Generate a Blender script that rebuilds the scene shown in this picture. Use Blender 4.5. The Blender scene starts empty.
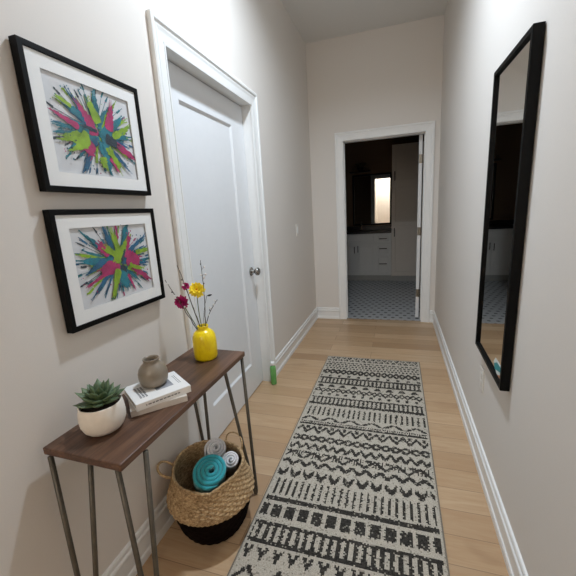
import bpy, math, random
from mathutils import Vector, Matrix
random.seed(7)
sc = bpy.context.scene
COL = sc.collection
PI = math.pi

# ------------------------------------------------------------------ materials
def lin(c):
    return tuple((x/255/12.92 if x/255 <= .04045 else ((x/255+.055)/1.055)**2.4) for x in c)

class NT:
    """small node-tree helper"""
    def __init__(s, name):
        s.m = bpy.data.materials.new(name); s.m.use_nodes = True
        s.t = s.m.node_tree; s.t.nodes.clear()
        s.out = s.n('ShaderNodeOutputMaterial')
        s.b = s.n('ShaderNodeBsdfPrincipled')
        s.l(s.b.outputs[0], s.out.inputs[0])
    def n(s, ty, **kw):
        nd = s.t.nodes.new(ty)
        for k, v in kw.items(): setattr(nd, k, v)
        return nd
    def l(s, a, b): s.t.links.new(a, b)
    def set(s, node, **kw):
        for k, v in kw.items(): node.inputs[k.replace('_', ' ')].default_value = v
    def coords(s, scale=(1, 1, 1), loc=(0, 0, 0), rot=(0, 0, 0)):
        tc = s.n('ShaderNodeTexCoord'); mp = s.n('ShaderNodeMapping')
        mp.inputs['Scale'].default_value = scale; mp.inputs['Location'].default_value = loc
        mp.inputs['Rotation'].default_value = rot
        s.l(tc.outputs['Object'], mp.inputs[0]); return mp.outputs[0]
    def noise(s, vec, scale=5, detail=3, rough=.5, dist=0):
        nd = s.n('ShaderNodeTexNoise'); s.l(vec, nd.inputs['Vector'])
        nd.inputs['Scale'].default_value = scale; nd.inputs['Detail'].default_value = detail
        nd.inputs['Roughness'].default_value = rough; nd.inputs['Distortion'].default_value = dist
        return nd.outputs['Fac']
    def ramp(s, fac, stops):
        r = s.n('ShaderNodeValToRGB'); s.l(fac, r.inputs[0])
        while len(r.color_ramp.elements) < len(stops): r.color_ramp.elements.new(.5)
        for e, (p, c) in zip(r.color_ramp.elements, stops):
            e.position = p; e.color = (*c, 1) if len(c) == 3 else c
        return r.outputs[0]
    def mix(s, fac, a, b, mode='MIX'):
        m = s.n('ShaderNodeMix', data_type='RGBA', blend_type=mode)
        for i, v in ((0, fac), (6, a), (7, b)):
            if isinstance(v, (int, float)): m.inputs[i].default_value = v
            elif isinstance(v, tuple): m.inputs[i].default_value = (*v, 1)
            else: s.l(v, m.inputs[i])
        return m.outputs[2]
    def math(s, op, a, b=None):
        m = s.n('ShaderNodeMath', operation=op)
        for i, v in ((0, a), (1, b)):
            if v is None: continue
            if isinstance(v, (int, float)): m.inputs[i].default_value = v
            else: s.l(v, m.inputs[i])
        return m.outputs[0]
    def bump(s, h, strength=.3, dist=.002):
        b = s.n('ShaderNodeBump'); b.inputs['Strength'].default_value = strength
        b.inputs['Distance'].default_value = dist
        s.l(h, b.inputs['Height']); s.l(b.outputs[0], s.b.inputs['Normal'])
    def base(s, v):
        if isinstance(v, tuple): s.b.inputs['Base Color'].default_value = (*v, 1)
        else: s.l(v, s.b.inputs['Base Color'])

def pmat(name, rgb, rough=.5, metal=0, var=.06, scale=40, bump=0, bdist=.001, spec=.5):
    t = NT(name); c = lin(rgb)
    v = t.coords(); f = t.noise(v, scale, 3)
    lo = tuple(x*(1-var) for x in c); hi = tuple(min(1, x*(1+var)) for x in c)
    t.base(t.ramp(f, [(.3, lo), (.7, hi)]))
    t.b.inputs['Roughness'].default_value = rough; t.b.inputs['Metallic'].default_value = metal
    t.b.inputs['Specular IOR Level'].default_value = spec
    if bump: t.bump(f, bump, bdist)
    return t.m

M = {}
M['wall'] = pmat('wall_paint', (221, 216, 210), .62, var=.012, scale=260, bump=.12, bdist=.0006, spec=.3)
M['ceiling'] = pmat('ceiling_paint', (220, 220, 218), .85, var=.01, scale=200, bump=.1, bdist=.0006, spec=.2)
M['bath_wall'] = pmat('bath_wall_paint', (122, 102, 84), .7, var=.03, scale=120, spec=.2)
M['trim'] = pmat('trim_paint', (233, 234, 233), .35, var=.01, scale=30)
M['door'] = pmat('door_paint', (222, 224, 226), .4, var=.01, scale=25, bump=.05, bdist=.0005)
M['black'] = pmat('black_frame', (6, 6, 6), .5, var=.2, scale=90, spec=.14)
M['chrome'] = pmat('brushed_nickel', (150, 148, 144), .25, 1, var=.1, scale=80)
M['hinge'] = pmat('hinge_metal', (120, 116, 108), .4, 1, var=.1, scale=80)
M['iron'] = pmat('gunmetal_leg', (92, 87, 78), .45, .45, var=.12, scale=60)
M['mat_board'] = pmat('mat_board', (240, 241, 240), .8, var=.01, scale=300)
M['canvas'] = pmat('art_paper', (212, 214, 217), .8, var=.05, scale=22)
M['teal'] = pmat('paint_teal', (26, 112, 128), .5, var=.4, scale=28)
M['blue'] = pmat('paint_blue', (30, 92, 128), .5, var=.35, scale=28)
M['lime'] = pmat('paint_lime', (134, 170, 40), .5, var=.3, scale=28)
M['magenta'] = pmat('paint_magenta', (166, 40, 98), .5, var=.3, scale=28)
M['navy'] = pmat('paint_dark', (32, 52, 66), .5, var=.3, scale=28)
M['ceramic'] = pmat('white_ceramic', (230, 223, 212), .55, var=.03, scale=60, bump=.25, bdist=.001)
M['soil'] = pmat('soil', (44, 34, 26), .9, var=.5, scale=120, bump=.8, bdist=.003)
M['taupe'] = pmat('taupe_ceramic', (134, 123, 108), .32, var=.06, scale=35)
M['hole'] = pmat('vase_mouth_shade', (46, 38, 32), .7)  # dark colour standing in for the shade deep inside the vases
M['page'] = pmat('book_pages', (206, 196, 184), .8, var=.06, scale=300)
M['bookwhite'] = pmat('white_cover', (232, 231, 229), .4, var=.01)
M['bookgrey'] = pmat('grey_cover', (208, 201, 193), .55, var=.03)
M['ink'] = pmat('grey_ink', (110, 110, 112), .6, var=.1)
M['photo'] = pmat('cover_picture', (140, 142, 148), .5, var=.5, scale=25)
M['stem'] = pmat('green_stem', (88, 100, 54), .6, var=.2)
M['twig'] = pmat('brown_twig', (70, 60, 54), .7, var=.25)
M['bud'] = pmat('white_bud', (226, 222, 220), .7, var=.05)
M['petal_y'] = pmat('yellow_petal', (243, 218, 44), .6, var=.12, scale=90)
M['petal_o'] = pmat('orange_centre', (176, 112, 14), .7, var=.2, scale=120)
M['petal_m'] = pmat('magenta_petal', (176, 26, 106), .6, var=.2, scale=90)
M['leafdark'] = pmat('dark_leaf', (44, 48, 44), .5, var=.2)
M['gold'] = pmat('flower_core', (110, 12, 58), .8, var=.2)
M['cap'] = pmat('white_plastic', (236, 238, 236), .4, var=.01)
M['switch'] = pmat('switch_plastic', (222, 219, 213), .35, var=.01)
M['base_dark'] = pmat('dark_brown_weave', (19, 11, 9), .95, var=.35, scale=120, bump=.5, bdist=.002, spec=.06)
M['vanity'] = pmat('vanity_paint', (218, 218, 215), .5, var=.02)
M['tall'] = pmat('linen_cabinet_paint', (216, 209, 200), .5, var=.02)
M['kick'] = pmat('toe_kick', (160, 160, 156), .6)
M['counter'] = pmat('black_stone', (24, 20, 24), .3, var=.3, scale=160)
M['bronze'] = pmat('dark_bronze', (40, 34, 32), .4, .8)
M['foliage'] = pmat('dark_foliage', (40, 56, 34), .6, var=.3)
M['st_teal'] = pmat('patch_teal', (28, 140, 148), .5)
M['st_white'] = pmat('patch_white', (215, 222, 220), .5)
M['st_peach'] = pmat('patch_peach', (190, 128, 90), .5)
M['binding'] = pmat('rug_binding', (120, 112, 100), .95, var=.2, scale=200)

# mirror
t = NT('mirror_silver'); t.base((.80, .81, .80)); t.set(t.b, Metallic=1.0, Roughness=.015); M['mirror'] = t.m
# thin picture glass
t = NT('picture_glass')
tr = t.n('ShaderNodeBsdfTransparent'); gl = t.n('ShaderNodeBsdfGlossy'); gl.inputs['Roughness'].default_value = .03
lw = t.n('ShaderNodeLayerWeight'); lw.inputs[0].default_value = .5
fr = t.math('ADD', t.math('MULTIPLY', t.math('POWER', lw.outputs['Facing'], 5.0), .7), .03)
mx = t.n('ShaderNodeMixShader'); t.l(fr, mx.inputs[0]); t.l(tr.outputs[0], mx.inputs[1]); t.l(gl.outputs[0], mx.inputs[2])
t.l(mx.outputs[0], t.out.inputs[0]); M['glass'] = t.m
# green translucent bottle
t = NT('green_soap'); v = t.coords(); t.base(t.ramp(t.noise(v, 18, 2), [(.3, lin((112, 190, 104))), (.7, lin((136, 206, 122)))]))
t.set(t.b, Roughness=.15); t.b.inputs['Transmission Weight'].default_value = .35; M['greenbottle'] = t.m

# yellow glaze with worn mottling
t = NT('yellow_glaze'); v = t.coords()
c1 = t.ramp(t.noise(t.coords((1, 1, .45)), 95, 5, .65), [(.40, lin((243, 216, 14))), (.62, lin((236, 204, 10))), (.76, lin((206, 170, 18)))])
t.base(c1); t.set(t.b, Roughness=.28); t.bump(t.noise(v, 110, 3), .25, .001); M['yellow'] = t.m

# walnut: grain along Y
t = NT('walnut')
v1 = t.coords((38, 1.6, 38)); n1 = t.noise(v1, 1.6, 6, .62, .6)
v2 = t.coords((160, 5, 160)); n2 = t.noise(v2, 1.5, 3, .6)
br = t.n('ShaderNodeTexBrick'); br.offset = .45
t.l(t.coords((1, 1, 1), (0, 0, 0), (0, 0, PI/2)), br.inputs['Vector'])
t.set(br, Scale=1.0, Mortar_Size=0.0, Brick_Width=.36, Row_Height=.048, Bias=0.0)
br.inputs['Color1'].default_value = (.72, .72, .72, 1); br.inputs['Color2'].default_value = (1.18, 1.14, 1.1, 1)
c = t.ramp(n1, [(.25, lin((56, 37, 27))), (.5, lin((94, 66, 49))), (.75, lin((126, 94, 72)))])
c = t.mix(.8, c, br.outputs['Color'], 'MULTIPLY')
c = t.mix(t.math('MULTIPLY', n2, .35), c, lin((52, 32, 22)))
t.base(c); t.set(t.b, Roughness=.45); t.bump(n2, .15, .0006); M['walnut'] = t.m

# oak planks laid across the hall (boards run along X, rows stack in Y)
t = NT('oak_planks')
PW = .1295
vb = t.coords((1, 1, 1), (.31, -1.281 + PW*20, 0))
br = t.n('ShaderNodeTexBrick'); br.offset = .37; br.offset_frequency = 2; br.squash = 1
t.l(vb, br.inputs['Vector'])
t.set(br, Scale=1.0, Mortar_Size=.0015, Mortar_Smooth=.3, Brick_Width=1.05, Row_Height=PW, Bias=0.0)
br.inputs['Color1'].default_value = (0, 0, 0, 1); br.inputs['Color2'].default_value = (1, 1, 1, 1); br.inputs['Mortar'].default_value = (.5, .5, .5, 1)
sep = t.n('ShaderNodeSeparateColor'); t.l(br.outputs['Color'], sep.inputs[0]); pid = sep.outputs[0]
# grain coordinates get an offset per board so boards do not continue into each other
tc = t.n('ShaderNodeTexCoord'); cx = t.n('ShaderNodeCombineXYZ'); t.l(t.math('MULTIPLY', pid, 37.0), cx.inputs[0]); t.l(t.math('MULTIPLY', pid, 11.0), cx.inputs[2])
va = t.n('ShaderNodeVectorMath', operation='ADD'); t.l(tc.outputs['Object'], va.inputs[0]); t.l(cx.outputs[0], va.inputs[1])
mp = t.n('ShaderNodeMapping'); mp.inputs['Scale'].default_value = (2.2, 26, 1); t.l(va.outputs[0], mp.inputs[0])
g1 = t.noise(mp.outputs[0], 1.5, 6, .6, 1.1)
mp2 = t.n('ShaderNodeMapping'); mp2.inputs['Scale'].default_value = (9, 190, 1); t.l(va.outputs[0], mp2.inputs[0])
g2 = t.noise(mp2.outputs[0], 1.0, 2, .6)
mp3 = t.n('ShaderNodeMapping'); mp3.inputs['Scale'].default_value = (1.1, 3.2, 1); t.l(va.outputs[0], mp3.inputs[0])
g3 = t.noise(mp3.outputs[0], 1.6, 3, .5, .5)
cb = t.ramp(pid, [(.0, lin((164, 134, 102))), (.35, lin((206, 178, 144))), (.65, lin((184, 155, 121))), (1, lin((218, 193, 161)))])
c = t.mix(t.ramp(g1, [(.35, (0, 0, 0)), (.72, (.55, .55, .55))]), cb, lin((170, 132, 96)))
c = t.mix(t.math('MULTIPLY', g2, .22), c, lin((150, 114, 80)))
c = t.mix(t.ramp(g3, [(.66, (0, 0, 0)), (.82, (.6, .6, .6))]), c, lin((136, 98, 68)))
c = t.mix(t.math('MULTIPLY', br.outputs['Fac'], .62), c, lin((84, 58, 38)))
t.base(c); t.set(t.b, Roughness=.36)
t.bump(t.math('SUBTRACT', t.math('MULTIPLY', g2, .2), br.outputs['Fac']), .25, .001); M['oak'] = t.m

# small mosaic tile: pale hexagon field with staggered dark dots
t = NT('dot_mosaic')
tc = t.n('ShaderNodeTexCoord'); sx = t.n('ShaderNodeSeparateXYZ'); t.l(tc.outputs['Object'], sx.inputs[0])
def dots(ox, oy, px, py, r0, r1):
    ax = t.math('SUBTRACT', t.math('FRACT', t.math('ADD', t.math('DIVIDE', sx.outputs[0], px), ox)), .5)
    ay = t.math('SUBTRACT', t.math('FRACT', t.math('ADD', t.math('DIVIDE', sx.outputs[1], py), oy)), .5)
    ax = t.math('MULTIPLY', ax, px); ay = t.math('MULTIPLY', ay, py)
    d = t.math('SQRT', t.math('ADD', t.math('MULTIPLY', ax, ax), t.math('MULTIPLY', ay, ay)))
    m = t.n('ShaderNodeMapRange'); t.l(d, m.inputs[0]); m.inputs[1].default_value = r0; m.inputs[2].default_value = r1
    m.inputs[3].default_value = 1; m.inputs[4].default_value = 0; return m.outputs[0]
PX, PY = .092, .200
dd = t.math('MAXIMUM', dots(0, 0, PX, PY, .0200, .0225), dots(.5, .5, PX, PY, .0200, .0225))
vo = t.n('ShaderNodeTexVoronoi', feature='DISTANCE_TO_EDGE'); t.l(t.coords((1, 1, 1)), vo.inputs['Vector']); vo.inputs['Scale'].default_value = 30; vo.inputs['Randomness'].default_value = .15
gr = t.ramp(vo.outputs[0], [(.02, (.5, .5, .5)), (.06, (0, 0, 0))])
c = t.mix(dd, lin((186, 189, 191)), lin((22, 23, 26)))
c = t.mix(gr, c, lin((150, 150, 150)))
t.base(c); t.set(t.b, Roughness=.3); M['mosaic'] = t.m

# woven seagrass
t = NT('seagrass'); v = t.coords()
n1 = t.noise(t.coords((1, 1, 1.6)), 85, 4, .7); n2 = t.noise(v, 14, 2)
c = t.ramp(n1, [(.3, lin((104, 80, 54))), (.5, lin((178, 148, 108))), (.68, lin((222, 196, 154)))])
c = t.mix(t.math('MULTIPLY', n2, .3), c, lin((146, 116, 80)))
t.base(c); t.set(t.b, Roughness=.8); t.bump(n1, .9, .004); M['seagrass'] = t.m
# towels
def towel_mat(name, rgb):
    t = NT(name); v = t.coords(); n = t.noise(v, 320, 3, .7); c = lin(rgb)
    t.base(t.ramp(n, [(.3, tuple(x*.84 for x in c)), (.7, tuple(min(1, x*1.15) for x in c))]))
    t.set(t.b, Roughness=.95); t.b.inputs['Sheen Weight'].default_value = .3; t.bump(n, .8, .002); return t.m
M['towel_teal'] = towel_mat('teal_terry', (50, 160, 172))
M['towel_grey'] = towel_mat('grey_terry', (226, 224, 226))
# succulent leaf
t = NT('succulent_leaf'); v = t.coords()
t.base(t.ramp(t.noise(v, 30, 3), [(.3, lin((66, 88, 60))), (.7, lin((104, 124, 90)))])); t.set(t.b, Roughness=.45); M['succ'] = t.m
# rug: weave driven by a per-face attribute
t = NT('rug_weave'); at = t.n('ShaderNodeAttribute', attribute_name='weave')
v = t.coords(); n = t.noise(v, 260, 3, .7); n2 = t.noise(t.coords((1, 1, 1)), 90, 2)
cream = t.ramp(n, [(.3, lin((152, 145, 132))), (.7, lin((212, 204, 190)))])
dark = t.ramp(n, [(.3, lin((24, 23, 22))), (.72, lin((58, 55, 52)))])
t.base(t.mix(at.outputs['Fac'], cream, dark)); t.set(t.b, Roughness=.95); t.b.inputs['Specular IOR Level'].default_value = .1
t.bump(n, .9, .003); M['rug'] = t.m

# ------------------------------------------------------------------ mesh builder
class MB:
    def __init__(s): s.v = []; s.f = []; s.mi = []; s.cur = 0
    def add(s, vs, fs):
        o = len(s.v); s.v += [tuple(p) for p in vs]
        for f in fs: s.f.append(tuple(i+o for i in f)); s.mi.append(s.cur)
        return s
    def box(s, x0, x1, y0, y1, z0, z1, mtx=None):
        vs = [Vector((x, y, z)) for z in (z0, z1) for y in (y0, y1) for x in (x0, x1)]
        if mtx: vs = [mtx @ p for p in vs]
        return s.add(vs, [(0, 2, 3, 1), (4, 5, 7, 6), (0, 1, 5, 4), (2, 6, 7, 3), (0, 4, 6, 2), (1, 3, 7, 5)])
    def lathe(s, prof, seg=48, c=(0, 0, 0), fn=None, mtx=None, cap0=True, cap1=True):
        vs = []; fs = []
        for j, (r, z) in enumerate(prof):
            for i in range(seg):
                a = 2*PI*i/seg; rr, zz = fn(a, r, z, j) if fn else (r, z)
                p = Vector((rr*math.cos(a), rr*math.sin(a), zz))
                if mtx: p = mtx @ p
                vs.append(p + Vector(c))
        for j in range(len(prof)-1):
            for i in range(seg):
                k = (i+1) % seg; fs.append((j*seg+i, j*seg+k, (j+1)*seg+k, (j+1)*seg+i))
        if cap0: fs.append(tuple(reversed(range(seg))))
        if cap1: fs.append(tuple((len(prof)-1)*seg+i for i in range(seg)))
        return s.add(vs, fs)
    def tube(s, pts, r, seg=10, closed=False):
        pts = [Vector(p) for p in pts]; n = len(pts); vs = []; fs = []
        rs = r if isinstance(r, (list, tuple)) else [r]*n
        up = None
        for i, p in enumerate(pts):
            a = pts[(i-1) % n] if closed or i > 0 else p; b = pts[(i+1) % n] if closed or i < n-1 else p
            d = (b-a).normalized()
            if up is None:
                up = d.cross(Vector((0, 0, 1)))
                if up.length < .05: up = d.cross(Vector((1, 0, 0)))
                up.normalize()
            up = (up - d*up.dot(d)).normalized(); w = d.cross(up)
            for k in range(seg):
                t_ = 2*PI*k/seg; vs.append(p + (up*math.cos(t_) + w*math.sin(t_))*rs[i])
        m = n if closed else n-1
        for i in range(m):
            for k in range(seg):
                i2 = (i+1) % n; k2 = (k+1) % seg
                fs.append((i*seg+k, i*seg+k2, i2*seg+k2, i2*seg+k))
        if not closed:
            fs.append(tuple(reversed(range(seg)))); fs.append(tuple((n-1)*seg+k for k in range(seg)))
        return s.add(vs, fs)
    def ball(s, c, r, seg=12, rings=8, sc=(1, 1, 1), mtx=None):
        vs = []; fs = []
        for j in range(1, rings):
            th = PI*j/rings
            for i in range(seg):
                a = 2*PI*i/seg
                p = Vector((math.sin(th)*math.cos(a)*r*sc[0], math.sin(th)*math.sin(a)*r*sc[1], math.cos(th)*r*sc[2]))
                vs.append((mtx @ p if mtx else p) + Vector(c))
        for q in (Vector((0, 0, r*sc[2])), Vector((0, 0, -r*sc[2]))): vs.append((mtx @ q if mtx else q) + Vector(c))
        T = len(vs)-2; B = T+1
        for j in range(rings-2):
            for i in range(seg):
                k = (i+1) % seg; fs.append((j*seg+i, (j+1)*seg+i, (j+1)*seg+k, j*seg+k))
        for i in range(seg):
            k = (i+1) % seg; fs.append((T, i, k)); fs.append((B, (rings-2)*seg+k, (rings-2)*seg+i))
        return s.add(vs, fs)
    def build(s, name, mats, parent=None, smooth=False, bevel=0, kind=None, bseg=2):
        me = bpy.data.meshes.new(name); me.from_pydata(s.v, [], s.f)
        if not isinstance(mats, (list, tuple)): mats = [mats]
        for m in mats: me.materials.append(m)
        me.polygons.foreach_set('material_index', s.mi)
        if smooth: me.polygons.foreach_set('use_smooth', [True]*len(me.polygons))
        me.update()
        o = bpy.data.objects.new(name, me); COL.objects.link(o)
        if smooth and smooth != 'all':
            try: me.set_sharp_from_angle(angle=math.radians(smooth if smooth is not True else 45))
            except Exception: pass
        if bevel:
            b = o.modifiers.new('bevel', 'BEVEL'); b.width = bevel; b.segments = bseg; b.limit_method = 'ANGLE'
        if parent: o.parent = parent
        if kind: o['kind'] = kind
        return o

def thing(name, label, cat, loc=(0, 0, 0), rotz=0, group=None):
    o = bpy.data.objects.new(name, None); COL.objects.link(o); o.empty_display_size = .05
    o.location = loc; o.rotation_euler = (0, 0, rotz); o['label'] = label; o['category'] = cat
    if group: o['group'] = group
    return o
def tag(o, label, cat, group=None):
    o['label'] = label; o['category'] = cat
    if group: o['group'] = group
    return o
def struct(name, mb, m, parent=None, **kw):
    return mb.build(name, m, parent, kind=None if parent else 'structure', **kw)

# ------------------------------------------------------------------ measured dimensions (metres)
W, D, H = 1.3715, 4.0762, 3.083
YB = -4.6                                  # rear end of the hall behind the viewer
WT = .125                                  # wall thickness
LY0, LY1, LH = 1.4304, 2.3728, 2.0517      # left doorway
DX0, DX1, DH = .374, 1.2340, 2.062          # far doorway
BX0, BX1, BY1, BH = -.50, 2.05, 6.95, 2.62 # washroom beyond
F0 = D + WT

# ------------------------------------------------------------------ shell
struct('floor', MB().box(-WT, W+WT, YB-WT, D+.028, -.08, 0), M['oak'])
struct('floor_washroom', MB().box(BX0-.1, BX1+.1, D+.028, BY1+.1, -.08, -.001), M['mosaic'])
b = MB().box(-WT, 0, YB-WT, LY0-.018, 0, H).box(-WT, 0, LY1+.018, D, 0, H).box(-WT, 0, LY0-.018, LY1+.018, LH+.018, H)
struct('wall_left', b, M['wall'])
struct('wall_right', MB().box(W, W+WT, YB-WT, D, 0, H), M['wall'])
b = MB().box(-WT, DX0-.018, D, F0, 0, H).box(DX1+.018, W+WT, D, F0, 0, H).box(DX0-.018, DX1+.018, D, F0, DH+.018, H)
struct('wall_far', b, M['wall'])
struct('wall_back', MB().box(0, W, YB-WT, YB, 0, H), M['wall'])
struct('ceiling', MB().box(-WT, W+WT, YB-WT, F0, H, H+.1), M['ceiling'])
# washroom shell
struct('wall_washroom_back', MB().box(BX0-.1, BX1+.1, BY1, BY1+.1, 0, BH), M['bath_wall'])
struct('wall_washroom_left', MB().box(BX0-.1, BX0, F0+.011, BY1, 0, BH), M['bath_wall'])
struct('wall_washroom_right', MB().box(BX1, BX1+.1, F0+.011, BY1, 0, BH), M['bath_wall'])
b = MB().box(BX0-.1, DX0-.018, F0, F0+.01, 0, BH).box(DX1+.018, BX1+.1, F0, F0+.01, 0, BH).box(DX0-.018, DX1+.018, F0, F0+.01, DH+.018, BH)
struct('wall_washroom_front', b, M['bath_wall'])
struct('ceiling_washroom', MB().box(BX0-.1, BX1+.1, F0, BY1+.1, BH, BH+.08), M['bath_wall'])
# room behind the closed left door: a plain backing so no light leaks round the leaf
struct('wall_closet', MB().box(-.30, -.28, LY0-.3, LY1+.3, 0, 2.6), M['bath_wall'])

# baseboards: profile (offset from wall, height)
BP = [(0, 0), (.0165, 0), (.0165, .020), (.014, .030), (.0095, .034), (.0095, .092), (.013, .097), (.0145, .104), (.0125, .111), (.007, .115), (.007, .122), (.0105, .126), (.0105, .133), (.007, .1395), (0, .1415)]
def baseboard(name, axis, a, c, at, sign):
    vs = []; n = len(BP)
    for t_ in (a, c):
        for d, z in BP:
            vs.append((at+sign*d, t_, z) if axis == 'y' else (t_, at+sign*d, z))
    fs = [(i, i+1, n+i+1, n+i) for i in range(n-1)] + [tuple(range(n)), tuple(range(2*n-1, n-1, -1))]
    return struct(name, MB().add(vs, fs), M['trim'])
CL, CF = .0867, .0855
baseboard('baseboard_left', 'y', YB, LY0-CL-.003, 0, 1)
baseboard('baseboard_left_rear', 'y', LY1+CL+.003, D, 0, 1)
baseboard('baseboard_right', 'y', YB, D, W, -1)
baseboard('baseboard_far', 'x', .016, DX0-CF-.003, D, -1)
baseboard('baseboard_far_right', 'x', DX1+CF+.003, W-.016, D, -1)

# mitred casing: profile (offset from opening edge as fraction of width, thickness)
CP = [(-.06, 0), (-.06, .011), (.04, .0125), (.08, .009), (.13, .010), (.45, .0125), (.62, .0165), (.66, .0140), (.74, .0155), (.80, .0215), (.93, .0225), (1.0, .019), (1.0, 0)]
def casing(name, a, c, h, w, mapper):
    rows = []
    for f, th in CP:
        o_ = f*w
        rows.append([mapper(p, z, th) for p, z in ((a-o_, 0), (a-o_, h+o_), (c+o_, h+o_), (c+o_, 0))])
    vs = [p for r in rows for p in r]; fs = []
    for i in range(len(rows)-1):
        for k in range(3): fs.append((i*4+k, i*4+k+1, (i+1)*4+k+1, (i+1)*4+k))
    fs.append(tuple(i*4 for i in range(len(rows)))); fs.append(tuple(i*4+3 for i in reversed(range(len(rows)))))
    return struct(name, MB().add(vs, fs), M['trim'])
casing('trim_1', LY0, LY1, LH, CL, lambda p, z, th: (th, p, z))
casing('trim_2', DX0, DX1, DH, CF, lambda p, z, th: (p, D-th, z))
casing('trim_3', DX0, DX1, DH, CF, lambda p, z, th: (p, F0+.01+th, z))
# jambs with stops
b = MB().box(-WT, .0, LY0-.018, LY0, 0, LH).box(-WT, 0, LY1, LY1+.018, 0, LH).box(-WT, 0, LY0-.018, LY1+.018, LH, LH+.018)
struct('trim_4', b, M['trim'])
b = MB().box(DX0-.018, DX0, D, F0+.01, 0, DH).box(DX1, DX1+.018, D, F0+.01, 0, DH).box(DX0-.018, DX1+.018, D, F0+.01, DH, DH+.018)
b.box(DX0, DX0+.011, D+.05, D+.085, 0, DH).box(DX1-.011, DX1, D+.05, D+.085, 0, DH).box(DX0, DX1, D+.05, D+.085, DH-.011, DH)
struct('trim_5', b, M['trim'])

# ------------------------------------------------------------------ left door (closed, one tall recessed panel)
def panel_leaf(w, h, th, px0, px1, pz0, pz1, rec=.011, slope=.013):
    """leaf in local X (width) / Z, front face at y=0 facing -y, both faces panelled"""
    b = MB()
    for s in (0, 1):
        y = lambda d: d if s == 0 else th-d
        o = [(0, 0), (w, 0), (w, h), (0, h)]; i1 = [(px0, pz0), (px1, pz0), (px1, pz1), (px0, pz1)]
        i2 = [(px0+slope, pz0+slope), (px1-slope, pz0+slope), (px1-slope, pz1-slope), (px0+slope, pz1-slope)]
        vs = [(p, y(0), z) for p, z in o] + [(p, y(0), z) for p, z in i1] + [(p, y(rec), z) for p, z in i2]
        fs = [(k, (k+1) % 4, 4+(k+1) % 4, 4+k) for k in range(4)] + [(4+k, 4+(k+1) % 4, 8+(k+1) % 4, 8+k) for k in range(4)] + [(8, 9, 10, 11)]
        b.add(vs, fs)
    vs = [(x, y, z) for y in (0, th) for x, z in ((0, 0), (w, 0), (w, h), (0, h))]
    b.add(vs, [(k, (k+1) % 4, 4+(k+1) % 4, 4+k) for k in range(4)])
    return b
g = .003
dw = LY1-LY0-2*g
d1 = struct('door_1', panel_leaf(dw, LH-.012-g, .035, .175, dw-.185, .217, 1.885), M['door'])
# local x -> world -y..: front face (local -y) must face +x: rotate +90 deg about z
d1.location = (-.067, LY0+g, .009); d1.rotation_euler = (0, 0, PI/2)
kb = MB()
mt = Matrix.Rotation(PI/2, 4, 'X')
kx, kz = dw-.062, .905
kb.lathe([(.0, 0), (.032, 0), (.033, .004), (.029, .009), (.015, .011), (.0125, .017), (.012, .028), (.018, .034), (.0275, .043), (.0295, .053), (.0265, .062), (.018, .067), (.0, .068)], 32, (kx, 0, kz), mtx=mt, cap0=False, cap1=False)
kb.build('door_knob', M['chrome'], d1, smooth=True)

# ------------------------------------------------------------------ far door (standing open into the washroom)
fw = DX1-DX0-2*g
d2 = struct('door_2', panel_leaf(fw, DH-.014, .036, .12, fw-.12, .217, 1.885), M['door'])
# hinge edge at local x=0; leaf runs away along +y, swung a little past square
d2.location = (1.2120, F0+.006, .01); d2.rotation_euler = (0, 0, math.radians(86))
for hz in (.30, 1.02, 1.80):
    hb = MB().box(-.003, .004, .002, .034, hz-.045, hz+.045)
    hb.lathe([(0, hz-.046), (.006, hz-.046), (.006, hz+.046), (0, hz+.046)], 12, (-.003, -.003, 0), cap0=False, cap1=False)
    hb.build('door_hinge', M['hinge'], d2, smooth=40)

# ------------------------------------------------------------------ wall plates
s1 = thing('light_switch', 'white rocker light switch on the left wall beyond the closed door', 'light switch', (0, 3.365, 1.147))
MB().box(0, .006, -.037, .037, -.06, .06).build('cover_plate', M['switch'], s1, bevel=.002)
MB().box(.006, .010, -.016, .016, -.033, .033).build('rocker', M['cap'], s1, bevel=.0015)
s2 = thing('wall_outlet', 'pale outlet plate on the right wall below the mirror', 'outlet', (W, 1.78, .458))
MB().box(-.006, 0, -.036, .036, -.058, .058).build('cover_plate', M['switch'], s2, bevel=.002)
for zz in (-.02, .02):
    MB().box(-.0085, -.006, -.016, .016, zz-.014, zz+.014).build('socket', M['switch'], s2, bevel=.002)

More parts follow.
